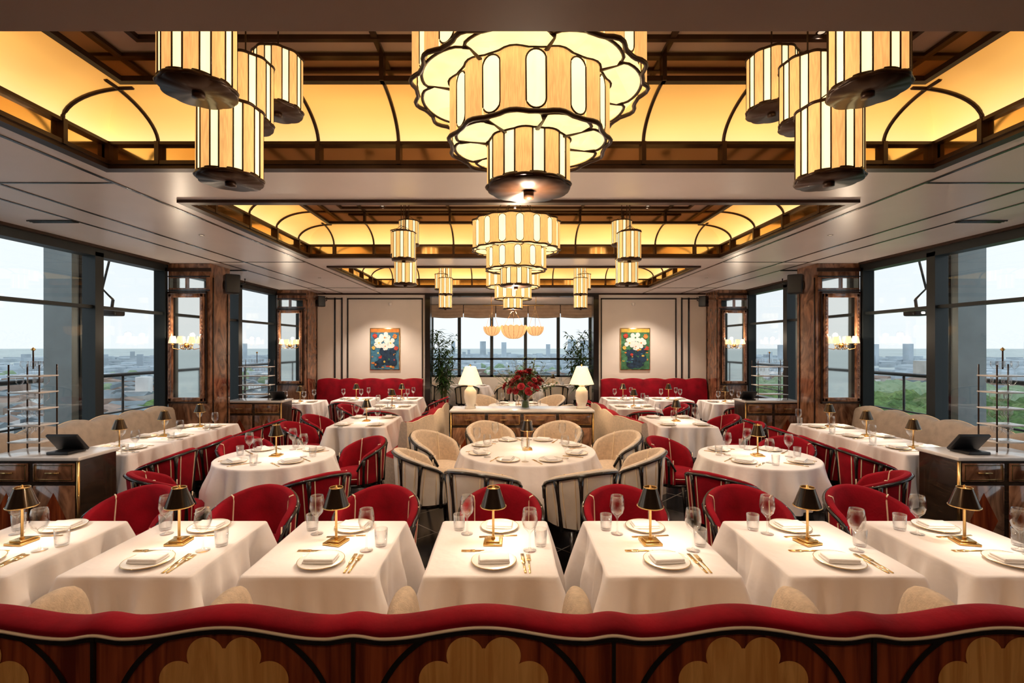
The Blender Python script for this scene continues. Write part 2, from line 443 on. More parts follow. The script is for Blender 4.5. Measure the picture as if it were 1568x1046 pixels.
# ------------------------------------------------------------------ lanterns / chandeliers
def drum(bb, R, z0, z1, n, oval=False):
    step = 2*pi/n; wide = step*(.56 if oval else .60)
    def P(r, a, z): return (r*cos(a), r*sin(a), z)
    for i in range(n):
        a0 = i*step
        rows = [[], []]; K = 5
        for k in range(K+1):
            a = a0+wide*k/K; r = R+R*.045*sin(pi*k/K)
            for q, z in enumerate((z0, z1)): rows[q].append(P(r, a, z))
        bb.grid(rows, m_amber)
        rows = [[], []]
        for k in range(3):
            a = a0+wide+(step-wide)*k/2; r = R*.985
            for q, z in enumerate((z0, z1)): rows[q].append(P(r, a, z))
        bb.grid(rows, m_amber if oval else m_bright)
        if oval:
            am = a0+wide+(step-wide)/2; ha = (step-wide)*.5; hw = ha*R; zm = (z0+z1)/2; hh = (z1-z0)/2-.012
            pts = []
            for k in range(24):
                g = 2*pi*k/24; cz = (hh-hw)*(1 if sin(g) > 0 else -1)
                pts.append(P(R*.99+.002, am+ha*cos(g), zm+cz+hw*sin(g)))
            bb.add(pts, [list(range(24))], m_bright)
            bb.tube(pts, .0035, m_bronze, 5, closed=True)
        else:
            for a in (a0, a0+wide):
                bb.tube([P(R*1.01, a, z0), P(R*1.01, a, z1)], .0032, m_bronze, 4)
    def rim(z, r):
        pts = []; NN = n*8
        for i in range(NN):
            a = 2*pi*i/NN; ph = (a % step)
            rr = R*(1.01+.045*sin(pi*min(ph/wide, 1))) if ph < wide else R*1.0
            pts.append(P(rr, a, z))
        bb.tube(pts, r, m_bronze, 6, closed=True)
    rim(z0, .0065 if R < .2 else .009); rim(z1, .0065 if R < .2 else .009)
def scal(n, amp):
    return lambda a: 1+amp*abs(sin(n*a/2))
def lantern():
    bb = MB(); R = .113; h = .27
    drum(bb, R, 0, h, 9)
    bb.lathe([(0, -.012), (R*.98, -.012), (R*1.0, .0), (R*.99, .012), (0, .012)], m_bronze, 72, fn=scal(9, .06))
    bb.lathe([(0, -.03), (.02, -.028), (.02, -.012)], m_bronze, 12)
    bb.shell([(R*.99, h-.01), (R*.6, h-.008), (R*.6, h-.006), (R*.99, h)], m_bronze, 40)
    bb.disc((0, 0, h-.02), R*.97, m_under, 'z')
    return bb.mesh('pendant_lantern')
ml = lantern()
LC = [(-1.135, -.36, .87), (-1.25, .45, 1.19), (-1.29, .22, 1.02), (-1.175, -.10, .655)]
for T in TRAYS:
    for sx in (-1, 1):
        for (x, dy, zb) in LC:
            z = EYE+zb; xx = -x if sx > 0 else x
            o = inst('pendant_lantern', ml, (xx, T+dy, z))
            cb = MB(); cb.tube([(0, 0, .262), (0, 0, ZC+.49-z)], .004, m_bronze, 6)
            cb.tube([(-.10, 0, .268), (0, 0, .34), (.10, 0, .268)], .003, m_bronze, 5)
            cb.lathe([(0, 0), (.04, 0), (.04, .012), (0, .012)], m_bronze, 12, (0, 0, ZC+.478-z))
            c = inst('suspension_rod', cb.mesh('suspension_rod')); c.parent = o
def chandelier():
    bb = MB()
    tiers = [(.455, 1.03, 1.33, 16), (.315, .82, 1.05, 12), (.165, .655, .835, 9)]
    for k, (R, z0, z1, n) in enumerate(tiers):
        drum(bb, R, z0, z1, n, k < 2)
        if k < 2:
            rin = tiers[k+1][0]
            bb.lathe([(R*.99, z0+.014), (0, z0+.014)], m_under, 40)
            # petal lattice: wide lobes outlined against the diffuser
            m = 8; pts = []
            for i in range(m*14):
                a = 2*pi*i/(m*14); f = abs(sin(m*a/2))
                r = R*(.99-.10*(1-f**.55)); pts.append((cos(a)*r, sin(a)*r, z0+.004))
            bb.tube(pts, .007, m_bronze, 5, closed=True, flat=.6)
            for i in range(m):
                a = 2*pi*i/m
                bb.tube([(rin*cos(a), rin*sin(a), z0+.004), ((rin+R)/2*cos(a+.03), (rin+R)/2*sin(a+.03), z0+.004), (R*.9*cos(a), R*.9*sin(a), z0+.004)], [.010, .005, .014], m_bronze, 5, flat=.5)
        else:
            bb.lathe([(0, z0-.014), (R*.98, z0-.012), (R, z0), (R*.99, z0+.012), (0, z0+.012)], m_bronze, 60, fn=scal(10, .05))
            bb.lathe([(0, z0-.05), (.022, z0-.045), (.022, z0-.012)], m_bronze, 12)
        bb.lathe([(R*.99, z1-.008), (0, z1-.008)], m_under, 40)
    for i in range(6):
        a = 2*pi*i/6; bb.tube([(.3*cos(a), .3*sin(a), 1.33), (.06*cos(a), .06*sin(a), 1.66)], .004, m_bronze, 5)
    bb.lathe([(0, 1.64), (.12, 1.645), (.12, 1.688), (0, 1.688)], m_bronze, 24)
    return bb.mesh('tiered_chandelier')
mc = chandelier()
for T in TRAYS:
    o = inst('tiered_chandelier', mc, (0, T, EYE), radians(9))
    plight(o, 'chandelier_fill', (0, 0, .54), 22 if T < 3 else 34, r=.012)  # point light added under the finial to brighten ceiling and walls

# downlights; beyond the few real fittings, these are added to brighten the room
def downlight(x, y, z, w, ang=110, tgt=None):
    bb = MB(); bb.lathe([(.018, 0), (.024, -.003), (.028, 0)], m_bronze, 16); bb.disc((0, 0, -.001), .018, m_dl, 'z', 16)
    o = bb.obj('recessed_downlight', (x, y, z-.001))
    ld = bpy.data.lights.new('downlight_and_fill', 'SPOT'); ld.energy = w; ld.spot_size = radians(ang); ld.spot_blend = .7
    ld.color = (1, .84, .71); ld.shadow_soft_size = .016
    l = bpy.data.objects.new('downlight_and_fill', ld); COL.objects.link(l); l.parent = o; l.location = (0, 0, -.012)
for T in TRAYS:
    near = T < 3
    for x in (-3.4, 3.4, -1.6, 1.6, 0):
        if abs(x) > 3: downlight(x, T, ZC, 32 if near else 66)
        else: downlight(x, T+(.60 if x else .62), ZC+.49, 30 if near else 70, 100)
for x in (-2.2, 2.2): downlight(x, 3.6, ZC, 48)
downlight(0, 3.6, ZC, 48)
for x in (-2.9, 2.9): downlight(x, 10.2, ZC, 120)
for x in (-2.5, 0, 2.5): downlight(x, .45, 2.386, 15, 130)
downlight(0, 12.4, ZC, 100, 130)

# ------------------------------------------------------------------ dining chair
def chair(fab, outer, name):
    bb = MB(); rx, ry, TH = .285, .285, .05; A = radians(118); n = 32
    def top(t):
        a = abs(t); z = .80-.17*a**1.7
        if a > .82: z -= ((a-.82)/.18)**2*.09
        return z
    def pt(th, r, z, off=0):
        k = .90+.10*min(max((z-.38)/.4, 0), 1)
        return ((rx*k-r)*sin(th), (ry*k-r)*cos(th)-.01, z)
    rows = []
    for i in range(n+1):
        t = -1+2*i/n; th = A*t; zt = top(t); row = []
        for f in (0, .33, .66, 1): row.append(pt(th, 0, .37+(zt-.02-.37)*f))
        row += [pt(th, .008, zt-.006), pt(th, .025, zt), pt(th, .042, zt-.006)]
        for f in (1, .6, .3, 0): row.append(pt(th, TH, .40+(zt-.02-.40)*f))
        rows.append(row)
    m = len(rows[0])
    bb.grid([r[:5] for r in rows], outer); bb.grid([r[4:] for r in rows], fab)
    bb.add(rows[0], [list(range(m))[::-1]], fab); bb.add(rows[-1], [list(range(m))], fab)
    # seat
    bb.lathe([(0, .36), (.20, .36), (.228, .375), (.235, .41), (.232, .445), (.215, .468), (.15, .48), (0, .483)], fab, 32, (0, -.03, 0))
    bb.lathe([(0, .33), (.225, .33), (.232, .345), (.225, .365), (0, .365)], m_black, 32, (0, -.02, 0))
    bb.tube([(.236*cos(2*pi*i/32), -.03+.236*sin(2*pi*i/32), .425) for i in range(32)], .004, m_pipe, 5, closed=True)
    # legs
    for sx in (-1, 1):
        bb.tube([(sx*.185, -.19, .35), (sx*.20, -.215, .18), (sx*.205, -.225, 0)], [.02, .016, .010], m_black, 8)
        bb.tube([(sx*.175, .17, .35), (sx*.195, .22, .18), (sx*.215, .275, 0)], [.02, .016, .010], m_black, 8)
    # outer top rail and slats
    pts = []
    for i in range(n+1):
        t = -1+2*i/n; x, y, z = pt(A*t, -.006, top(t)-.028); pts.append((x, y, z))
    bb.tube(pts, .013, m_black, 6)
    for ang in (-104, -68, -30, 30, 68, 104):
        th = radians(ang); t = th/A; zt = top(t)-.03
        bb.tube([pt(th*(1-.10*f if abs(ang) < 90 else 1), -.002, zt+(.34-zt)*f) for f in (0, .25, .5, .75, 1)], [.024, .015, .012, .015, .018], m_black, 6)
        for d in (-9, 9):
            th2 = radians(ang+d)
            bb.tube([pt(th2*(1-.10*f if abs(ang) < 90 else 1), -.002, zt+(.37-zt)*f) for f in (0, .25, .5, .75, 1)], .0045, m_pipe, 5)
    for ang in (-56, 56):
        th = radians(ang); t = th/A; zt = top(t)
        bb.tube([pt(th, .02, zt+.001), pt(th, .046, zt-.006)]+[pt(th*(1+.12*f), TH+.001, zt-.02+(.43-zt)*f) for f in (0.05, .4, .7, 1)], .005, m_pipe, 5)
    return bb.mesh(name)
mch = chair(m_red, m_red, 'dining_chair'); mcc = chair(m_cream, m_creamL, 'cream_chair')
def put_chair(x, y, fx, fy, me=None, jit=0):
    inst('dining_chair' if me is None else 'cream_armchair', me or mch, (x, y, 0), atan2(fx, -fy)+radians(random.uniform(-jit, jit)), 1.0 if me is None else 1.08)

# ------------------------------------------------------------------ tablecloths
def table(name, kind, a, bsz, hem=.36, seed=1, top=.75):
    rnd = random.Random(seed); bb = MB(); pts = []
    if kind == 'rect':
        r = .02
        for (cx, cy, a0) in ((a-r, bsz-r, 0), (-a+r, bsz-r, 90), (-a+r, -bsz+r, 180), (a-r, -bsz+r, 270)):
            for k in range(9):
                g = radians(a0+90*k/8); pts.append((cx+r*cos(g), cy+r*sin(g), cos(g), sin(g), 1-abs(k-4)/4*.25))
            nx = {0: (-a+r, bsz), 90: (-a, -bsz+r), 180: (a-r, -bsz), 270: (a, bsz-r)}[a0]
            x0, y0 = pts[-1][0], pts[-1][1]; L = sqrt((nx[0]-x0)**2+(nx[1]-y0)**2); m = max(8, int(L/.014))
            g = radians(a0+90)
            for k in range(1, m):
                f = k/m; d = min(f, 1-f)*L
                pts.append((x0+(nx[0]-x0)*f, y0+(nx[1]-y0)*f, cos(g), sin(g), .75*exp(-(d/.055)**2)-.50*exp(-((d-.125)/.045)**2)))
    else:
        n = 160
        for k in range(n):
            g = 2*pi*k/n; pts.append((a*cos(g), a*sin(g), cos(g), sin(g), 0))
    s = 0; ss = []
    for i, p in enumerate(pts):
        if i: s += sqrt((p[0]-pts[i-1][0])**2+(p[1]-pts[i-1][1])**2)
        ss.append(s)
    per = s+.02; ph = [rnd.uniform(0, 6.28) for _ in range(5)]
    k1 = round(per/.42); k2 = round(per/.17); k3 = round(per/.09); amp = .046 if kind == 'rect' else .06
    D = [-1, 0, .006, .02, .05, .08, .12, .16, .22, .28, .34, .40, top-hem]
    D = sorted(set([d for d in D if d <= top-hem]))
    rows = []
    for d in D:
        row = []
        for i, p in enumerate(pts):
            if d == -1: row.append((p[0]-p[2]*.012, p[1]-p[3]*.012, top)); continue
            if d == 0: row.append((p[0]-p[2]*.003, p[1]-p[3]*.003, top-.002)); continue
            u = 2*pi*ss[i]/per
            w = (sin(k1*u+ph[0]+.6*sin(2*u+ph[2]))+.65*sin(k2*u+ph[1]+sin(3*u))+.3*sin(k3*u+ph[4]+2*sin(2*u)))/1.7
            e = min(d/.20, 1)**1.1
            off = d*.06+p[4]*d*.38+amp*e*w*(1-max(p[4], 0))+(amp*.6*e if kind != 'rect' else 0)
            zz = top-d-(max(p[4], 0)*.10*(d/(top-hem))**2)+.006*sin(5*u+ph[3])*e
            row.append((p[0]+p[2]*off, p[1]+p[3]*off, zz))
        rows.append(row)
    bb.grid(rows, m_cloth, True, closed=True)
    n = len(pts); last = rows[0]
    bb.add(last, [list(range(n))], m_cloth, False)
    if kind == 'rect':
        bb.box((-a+.03, -bsz+.03, top-.03), (a-.03, bsz-.03, top-.004), m_dwood)
    else: bb.lathe([(0, top-.03), (a-.03, top-.03), (a-.03, top-.004), (0, top-.004)], m_dwood, 40)
    bb.lathe([(.0, 0), (.20, 0), (.20, .015), (.05, .04), (.035, .08), (.035, top-.03), (0, top-.03)], m_black, 20)
    return bb.mesh(name)
T_ROW = [table('dining_table', 'rect', .31, .355, .30, k) for k in range(3)]
T_SIDE = table('dining_table', 'rect', .33, .305, .36, 9)
T_BOOTH = table('dining_table', 'rect', .38, .50, .36, 11)
T_R1 = table('round_dining_table', 'round', .53, .53, .40, 4)
T_R2 = table('round_dining_table', 'round', .68, .68, .36, 5)
T_SM = table('dining_table', 'rect', .37, .37, .40, 12)

# ------------------------------------------------------------------ tabletop items
bb = MB(); bb.lathe([(0, 0), (.033, .0), (.034, .003), (.008, .008), (.0045, .02), (.004, .085), (.012, .098), (.032, .12), (.041, .15), (.039, .185), (.033, .215), (.032, .215), (.037, .18), (.038, .15), (.028, .122), (0, .105)], m_glass, 20); ME_wine = bb.mesh('wine_glass')
bb = MB(); bb.lathe([(0, .0), (.028, 0), (.031, .01), (.034, .09), (.033, .09), (.029, .012), (0, .010)], m_glass, 18); ME_water = bb.mesh('water_glass')
bb = MB(); bb.lathe([(0, 0), (.06, 0), (.065, .005), (.108, .012), (.110, .014), (.106, .0155), (.066, .009), (0, .008)], m_china, 36)
bb.tube([(.1085*cos(2*pi*i/36), .1085*sin(2*pi*i/36), .0142) for i in range(36)], .002, m_gold, 4, closed=True); ME_plate = bb.mesh('dinner_plate')
bb = MB(); bb.bbox((-.045, -.075, .0), (.045, .075, .012), m_napkin, .005); bb.bbox((-.043, -.073, .012), (.04, .070, .022), m_napkin, .004); ME_nap = bb.mesh('folded_napkin')
bb = MB(); bb.bbox((-.006, -.10, .0), (.006, .0, .004), m_gold, .0018, 1); bb.bbox((-.009, .0, .0), (.009, .11, .003), m_gold, .0013, 1); ME_knife = bb.mesh('dinner_knife')
bb = MB(); bb.bbox((-.005, -.10, 0), (.005, .03, .004), m_gold, .0018, 1); bb.bbox((-.011, .03, 0), (.011, .055, .004), m_gold, .0015, 1)
for q in (-.0085, -.0028, .0028, .0085): bb.bbox((q-.0017, .052, 0), (q+.0017, .10, .003), m_gold, .0006, 1)
ME_fork = bb.mesh('dinner_fork')
bb = MB()
bb.bbox((-.05, -.05, 0), (.05, .05, .012), m_brass, .004); bb.bbox((-.036, -.036, .012), (.036, .036, .022), m_brass, .004)
bb.lathe([(.012, .022), (.007, .035), (.006, .20), (.010, .205), (.006, .215), (.004, .29)], m_brass, 12)
bb.shell([(.068, .195), (.034, .295)], m_shadeb, 32)
bb.shell([(.0665, .196), (.0325, .293)], m_gold, 32)
bb.tube([(.068*cos(2*pi*i/28), .068*sin(2*pi*i/28), .196) for i in range(28)], .003, m_brass, 5, closed=True)
bb.tube([(.034*cos(2*pi*i/28), .034*sin(2*pi*i/28), .295) for i in range(28)], .0025, m_brass, 5, closed=True)
bb.lathe([(0, .288), (.033, .288), (.033, .292), (.006, .293), (.006, .305), (0, .309)], m_brass, 24)
bb.lathe([(0, .255), (.018, .255), (.018, .275), (0, .275)], m_disc, 12)
ME_lamp = bb.mesh('cordless_table_lamp')
bulb = bpy.data.lights.new('lamp_bulb', 'POINT'); bulb.energy = 2.8; bulb.color = (1, .86, .68); bulb.shadow_soft_size = .012
def tlamp(x, y, z=.751, rz=0, sc=1):
    o = inst('cordless_table_lamp', ME_lamp, (x, y, z), rz)
    l = bpy.data.objects.new('lamp_bulb', bulb); COL.objects.link(l); l.parent = o; l.location = (.02, 0, .225)
ZT = .751
def setting(x, y, fx, fy, d=1):
    """plate setting; (fx,fy) points from diner toward table centre"""
    rz = atan2(-fx, fy)
    c, s_ = cos(rz), sin(rz)
    def L(u, v): return (x+u*c-v*s_, y+u*s_+v*c)
    inst('dinner_plate', ME_plate, (x, y, ZT), rz)
    inst('folded_napkin', ME_nap, (x, y, ZT+.0095), rz+random.choice((0, pi/2))+random.uniform(-.15, .15))
    p = L(-.135, 0); inst('dinner_fork', ME_fork, (*p, ZT), rz)
    if d != 2:
        p = L(.135, 0); inst('dinner_knife', ME_knife, (*p, ZT), rz)
    if d == 1:
        p = L(.17, .14); inst('wine_glass', ME_wine, (*p, ZT))
        p = L(.235, .085); inst('water_glass', ME_water, (*p, ZT))
    if d == 2:
        p = L(.16, .02); inst('wine_glass', ME_wine, (*p, ZT))

# front row
TX = [-.164+.838*k for k in range(-3, 4)]
for i, x in enumerate(TX):
    inst('dining_table', T_ROW[i % 3], (x, 2.555, 0), pi*(i % 2))
    tlamp(x, 2.58, rz=random.uniform(-.3, .3))
    inst('dinner_plate', ME_plate, (x+.01, 2.345, ZT)); inst('folded_napkin', ME_nap, (x+.01, 2.345, ZT+.0095), pi/2+random.uniform(-.1, .1))
    inst('dinner_plate', ME_plate, (x+.03, 2.79, ZT)); inst('folded_napkin', ME_nap, (x+.03, 2.79, ZT+.0095), pi/2+random.uniform(-.1, .1))
    inst('dinner_knife', ME_knife, (x+.155, 2.33, ZT), .05); inst('dinner_fork', ME_fork, (x+.18, 2.33, ZT), .0)
    inst('dinner_fork', ME_fork, (x-.06, 2.475, ZT), pi/2)
    inst('dinner_knife', ME_knife, (x+.03, 2.665, ZT), pi/2+.1)
    inst('wine_glass', ME_wine, (x+.19, 2.48, ZT)); inst('water_glass', ME_water, (x+.25, 2.54, ZT))
    inst('wine_glass', ME_wine, (x-.15, 2.70, ZT)); inst('water_glass', ME_water, (x-.20, 2.76, ZT))
    put_chair(x+.03, 3.26, 0, -1, jit=4)

def round_set(cx, cy, me, R, nch, off, cr, chm=None, rset=None):
    inst('round_dining_table', me, (cx, cy, 0)); tlamp(cx, cy)
    for k in range(nch):
        g = radians(off)+2*pi*k/nch
        put_chair(cx+cr*cos(g), cy+cr*sin(g), -cos(g), -sin(g), chm, 5)
        rr = R-.17
        setting(cx+rr*cos(g), cy+rr*sin(g), -cos(g), -sin(g), 1 if nch == 4 else 2)
for sx in (-1, 1): round_set(sx*2.30, 4.62, T_R1, .53, 4, 45, .86)
round_set(.11, 4.90, T_R2, .68, 8, 22.5, 1.04, mcc)

# side rows
for sx in (-1, 1):
    for y in (4.95, 5.60, 6.25):
        inst('dining_table', T_SIDE, (sx*4.08, y+.02, 0)); tlamp(sx*4.08, y+.02)
        setting(sx*3.91, y, -sx, 0, 1); setting(sx*4.26, y, sx, 0, 0)
        inst('wine_glass', ME_wine, (sx*4.20, y+.2, ZT))
    for y in (4.72, 5.38, 6.02, 6.66): put_chair(sx*3.46, y, sx, 0, jit=6)
    # booth tables
    bx = -2.06 if sx < 0 else 2.26
    inst('dining_table', T_BOOTH, (bx, 6.75, 0)); tlamp(bx, 6.75)
    for y in (6.42, 7.1):
        put_chair(bx+sx*.76, y, -sx, 0, jit=6); setting(bx+sx*.22, y, -sx, 0, 2); setting(bx-sx*.22, y, sx, 0, 2)
    for (x, y, chs) in ((2.1, 8.4, ((0, -1), (1, 0), (-1, 0))), (3.1, 9.6, ((0, -1),)), (4.0, 9.1, ((0, -1),)), (2.2, 9.62, ((-1, 0),))):
        xx = sx*x; inst('dining_table', T_SM, (xx, y, 0)); tlamp(xx, y)
        for (dx, dy) in chs:
            put_chair(xx+sx*dx*.66, y+dy*.66, -sx*dx, -dy, jit=8)
        for (dx, dy) in ((-1, 0), (0, -1), (1, 0)):
            setting(xx+sx*dx*.22, y+dy*.22, -sx*dx, -dy, 2)
# centre-back cream groups
round_set(.1, 8.6, T_R1, .53, 4, 45, .86, mcc)
for x in (-1.1, 1.1): round_set(x, 12.78, T_R1, .53, 4, 0, .80, mcc)

# ------------------------------------------------------------------ banquettes
def banq(name, path, H=.95, outer=m_cream, inner=m_cream, P=.6, depth=.58, sc=.035, seatmat=None, trim=None, th=.13):
    seatmat = seatmat or inner
    pts = [Vector((p[0], p[1])) for p in path]; out = []; s = 0
    for i in range(len(pts)-1):
        L = (pts[i+1]-pts[i]).length; n = max(1, int(L/.04))
        for k in range(n): out.append((pts[i].lerp(pts[i+1], k/n), s+L*k/n))
        s += L
    out.append((pts[-1], s))
    secs = []
    for i, (p, d) in enumerate(out):
        t = (out[min(i+3, len(out)-1)][0]-out[max(i-3, 0)][0]).normalized(); nrm = Vector((t.y, -t.x))
        w = abs(sin(pi*d/P)); h = H-sc+sc*w**.7; bl = .03*w**.6
        prof = [(0, .0), (0, h-.03), (.012, h-.008), (th*.45, h), (th*.85, h-.012), (th+.0+bl*.5, h-.05), (th+.03+bl, h*.75), (th+.05+bl, .49), (th+.05+bl, .44), (th+.07, .46+bl*.3), (depth-.06, .475+bl*.3), (depth-.01, .455), (depth, .42), (depth-.005, .33), (depth-.03, .32), (depth-.03, .0)]
        secs.append([(p.x+nrm.x*a, p.y+nrm.y*a, z) for a, z in prof])
    bb = MB()
    bb.grid([q[:3] for q in secs], outer); bb.grid([q[2:9] for q in secs], inner); bb.grid([q[8:14] for q in secs], seatmat); bb.grid([q[13:] for q in secs], m_dwood)
    m = len(secs[0])
    bb.add(secs[0], [list(range(m))], outer); bb.add(secs[-1], [list(range(m))[::-1]], outer)
    bb.tube([(q[2][0], q[2][1], q[2][2]+.002) for q in secs], .006, m_pipe, 5)
    return bb.obj(name)
banq('window_banquette', [(-4.98, 4.36), (-4.98, 6.9)], .97, m_beige, m_beige, .42, depth=.50, sc=.05)
banq('window_banquette', [(4.98, 6.9), (4.98, 4.36)], .97, m_beige, m_beige, .42, depth=.50, sc=.05)
banq('wall_banquette', [(-4.35, YB-.06), (-2.0, YB-.06)], 1.08, m_redd, m_red, .48)
banq('wall_banquette', [(2.0, YB-.06), (4.35, YB-.06)], 1.08, m_redd, m_red, .48)
banq('booth_banquette', [(-1.0, 7.5), (-1.02, 6.3), (-1.06, 5.9), (-1.13, 5.65), (-1.24, 5.53)][::1], .95, m_cream, m_red, .65)
banq('booth_banquette', [(1.44, 5.53), (1.33, 5.65), (1.26, 5.9), (1.22, 6.3), (1.20, 7.5)], .95, m_cream, m_red, .65)

# foreground banquette
P = .838; X0 = TX[0]-P; X1 = TX[-1]+P; C0 = TX[3]
def zt(x):
    u = abs(((x-C0+P/2) % P)-P/2)/(P/2)
    return .896+.037*(.5+.5*cos(min(u/.78, 1)*pi))+(.011*sin((u-.78)/.22*pi/2)**2 if u > .78 else 0)
bb = MB(); n = 420; xs = [X0+(X1-X0)*i/n for i in range(n+1)]
rows = []
for x in xs:
    z = zt(x)-.026
    rows.append([(x, 1.605+.050*cos(g), z+.028*sin(g)) for g in [2*pi*k/16 for k in range(16)]])
bb.grid(rows, m_red, True, closed=True)
bb.tube([(x, 1.556, zt(x)-.040) for x in xs], .0055, m_pipe, 6)
bb.grid([[(x, 1.555, zt(x)-.036), (x, 1.555, zt(x)-.060)] for x in xs], m_black)
bb.grid([[(x, 1.562, zt(x)-.04), (x, 1.562, .12)] for x in xs], m_fwood)
bb.grid([[(x, 1.555, zt(x)-.060), (x, 1.562, zt(x)-.060)] for x in xs], m_black)
bb.box((X0, 1.55, 0), (X1, 1.58, .12), m_black)
for k in range(-4, 5):
    c = C0+k*P
    if c < X0 or c > X1: continue
    if X0 < c-P/2: bb.box((c-P/2-.006, 1.552, .12), (c-P/2+.006, 1.565, zt(c-P/2)-.045), m_black)
    for s in (-1, 1):
        rows = []
        for i in range(40):
            g = radians(28+95*i/39)
            rows.append([(c+s*r*sin(g), 1.559, min(.545+r*cos(g), zt(c+s*r*sin(g))-.055)) for r in (.354, .372)])
        bb.grid(rows, m_black, False)
    for j, (dx, zc, r) in enumerate(((-.060, .800, .060), (.060, .800, .060), (-.147, .722, .062), (.147, .722, .062), (0, .71, .115), (-.085, .61, .07), (.085, .61, .07))):
        bb.disc((c+dx, 1.5605-.0003*j, zc), r, m_tan, 'y', 40)
bb.grid([[(x, 1.645, .86), (x, 1.70, .78), (x, 1.75, .50), (x, 1.76, .46), (x, 2.00, .47), (x, 2.04, .44), (x, 2.04, .10), (x, 2.00, 0), (x, 1.58, 0)] for x in xs[::20]], m_cream)
for dx in (-1.73, -1.066, -.40, .265, 1.10, 1.62):
    x = dx+CX; rows = []
    for i in range(17):
        a = -pi/2+pi*i/16; ca = abs(cos(a))**.6
        rows.append([(x+.066*ca*cos(g), 1.83+.17*ca*sin(g), .64+.222*sin(a)) for g in [2*pi*k/24 for k in range(24)]])
    bb.grid(rows, m_cream, True, closed=True)
bb.obj('scalloped_banquette')

# ------------------------------------------------------------------ sideboards / stations
def cabinet(name, x0, x1, y0, y1, h, nd=2, front=-1):
    bb = MB()
    bb.box((x0+.02, y0+.02, .06), (x1-.02, y1-.02, h-.03), m_dwood)
    bb.box((x0+.05, y0+.04, 0), (x1-.05, y1-.04, .06), m_black)
    bb.bbox((x0, y0, h-.03), (x1, y1, h), m_marble, .006)
    w = (x1-x0-.04)/nd
    for k in range(nd):
        a = x0+.02+w*k; yy = y0+.02
        bb.bbox((a+.02, yy-.012, h-.20), (a+w-.02, yy, h-.05), m_wood, .004, 1)
        bb.bbox((a+.02, yy-.012, .10), (a+w-.02, yy, h-.23), m_wood, .004, 1)
        for (u0, u1, z0, z1) in ((a+.035, a+w-.035, h-.188, h-.182), (a+.035, a+w-.035, h-.068, h-.062), (a+.035, a+.041, h-.188, h-.062), (a+w-.041, a+w-.035, h-.188, h-.062)):
            bb.box((u0, yy-.015, z0), (u1, yy-.01, z1), m_brass)
        cx = a+w/2
        bb.tube([(cx-.05, yy-.03, h-.125), (cx+.05, yy-.03, h-.125)], .006, m_brass, 6)
        for s in (-.05, .05): bb.tube([(cx+s, yy-.03, h-.125), (cx+s, yy-.005, h-.125)], .005, m_brass, 6)
        zc = (h-.13)/2; hw = w*.3; hh = (h-.33)*.4
        bb.add([(cx, yy-.0135, zc-hh), (cx+hw, yy-.0135, zc), (cx, yy-.0135, zc+hh), (cx-hw, yy-.0135, zc)], [(0, 1, 2, 3)], m_fwood)
    for x in (x0+.02, x1-.02):
        bb.tube([(x, y0+.02, .0), (x, y0+.02, h-.03)], .012, m_brass, 8)
    return bb.obj(name)
def etagere(x, y, z, w=.5, n=4, gap=.16, d=.22):
    bb = MB()
    for sx in (-1, 1):
        for sy in (-1, 1): bb.tube([(x+sx*w/2, y+sy*d/2, z), (x+sx*w/2, y+sy*d/2, z+gap*n+.04)], .006, m_bronze, 6)
    for k in range(n):
        zz = z+.02+gap*(k+.4); bb.bbox((x-w/2-.01, y-d/2-.01, zz), (x+w/2+.01, y+d/2+.01, zz+.012), m_marble, .003, 1)
        for q in range(5):
            gx = x-w/2+.05+q*(w-.1)/4
            bb.lathe([(0, 0), (.024, 0), (.003, .01), (.003, .05), (.028, .08), (.026, .12)], m_glass, 10, (gx, y+random.uniform(-.04, .04), zz+.013))
    bb.tube([(x, y, z+gap*n), (x, y, z+gap*n+.16)], .006, m_bronze, 6)
    bb.lathe([(0, -.02), (.018, 0), (0, .02)], m_brass, 10, (x, y, z+gap*n+.17))
    bb.obj('glassware_etagere')
for sx in (-1, 1):
    a, c = sorted((sx*3.55, sx*4.35))
    cabinet('service_cabinet', a, c, 3.9, 4.32, .9, 2)
    etagere(sx*4.18, 4.17, .901, .26, 5, .14, .16)
    bb = MB(); tx = sx*3.80
    bb.bbox((tx-.09, 3.98, .901), (tx+.09, 4.16, .925), m_plastic, .006)
    Mx = Matrix.Translation((tx, 4.08, .99)) @ Matrix.Rotation(radians(-50), 4, 'X')
    bb.bbox((-.13, -.09, -.012), (.13, .09, .012), m_plastic, .006, 2, Mx)
    bb.obj('pos_terminal')
    a, c = sorted((sx*3.70, sx*4.62))
    cabinet('service_cabinet', a, c, 7.72, 8.15, .92, 2)
    etagere(sx*4.24, 8.0, .921, .48, 4, .15, .2)
    bb = MB(); tx = sx*3.83
    bb.bbox((tx-.08, 7.8, .921), (tx+.08, 7.95, .94), m_plastic, .006)
    Mx = Matrix.Translation((tx, 7.88, 1.0)) @ Matrix.Rotation(radians(-50), 4, 'X')
    bb.bbox((-.12, -.08, -.01), (.12, .08, .01), m_plastic, .006, 2, Mx)
    bb.obj('pos_terminal')
cabinet('centre_sideboard', -.86, 1.06, 6.38, 6.86, .95, 4)
# big lamps
for x in (-.60, .92):
    bb = MB()
    bb.lathe([(0, 0), (.075, 0), (.075, .02), (.055, .035), (.075, .09), (.088, .16), (.08, .24), (.045, .285), (.03, .30), (.045, .315), (.02, .33), (0, .33)], m_ceramic, 28)
    bb.shell([(.165, .33), (.16, .345), (.075, .565), (.072, .57)], m_shade, 32)
    bb.lathe([(.0, .33), (.01, .33), (.01, .60), (0, .60)], m_brass, 10)
    o = bb.obj('ceramic_table_lamp', (x, 6.60, .951))
    plight(o, 'shade_bulb', (0, .03, .50), 8)
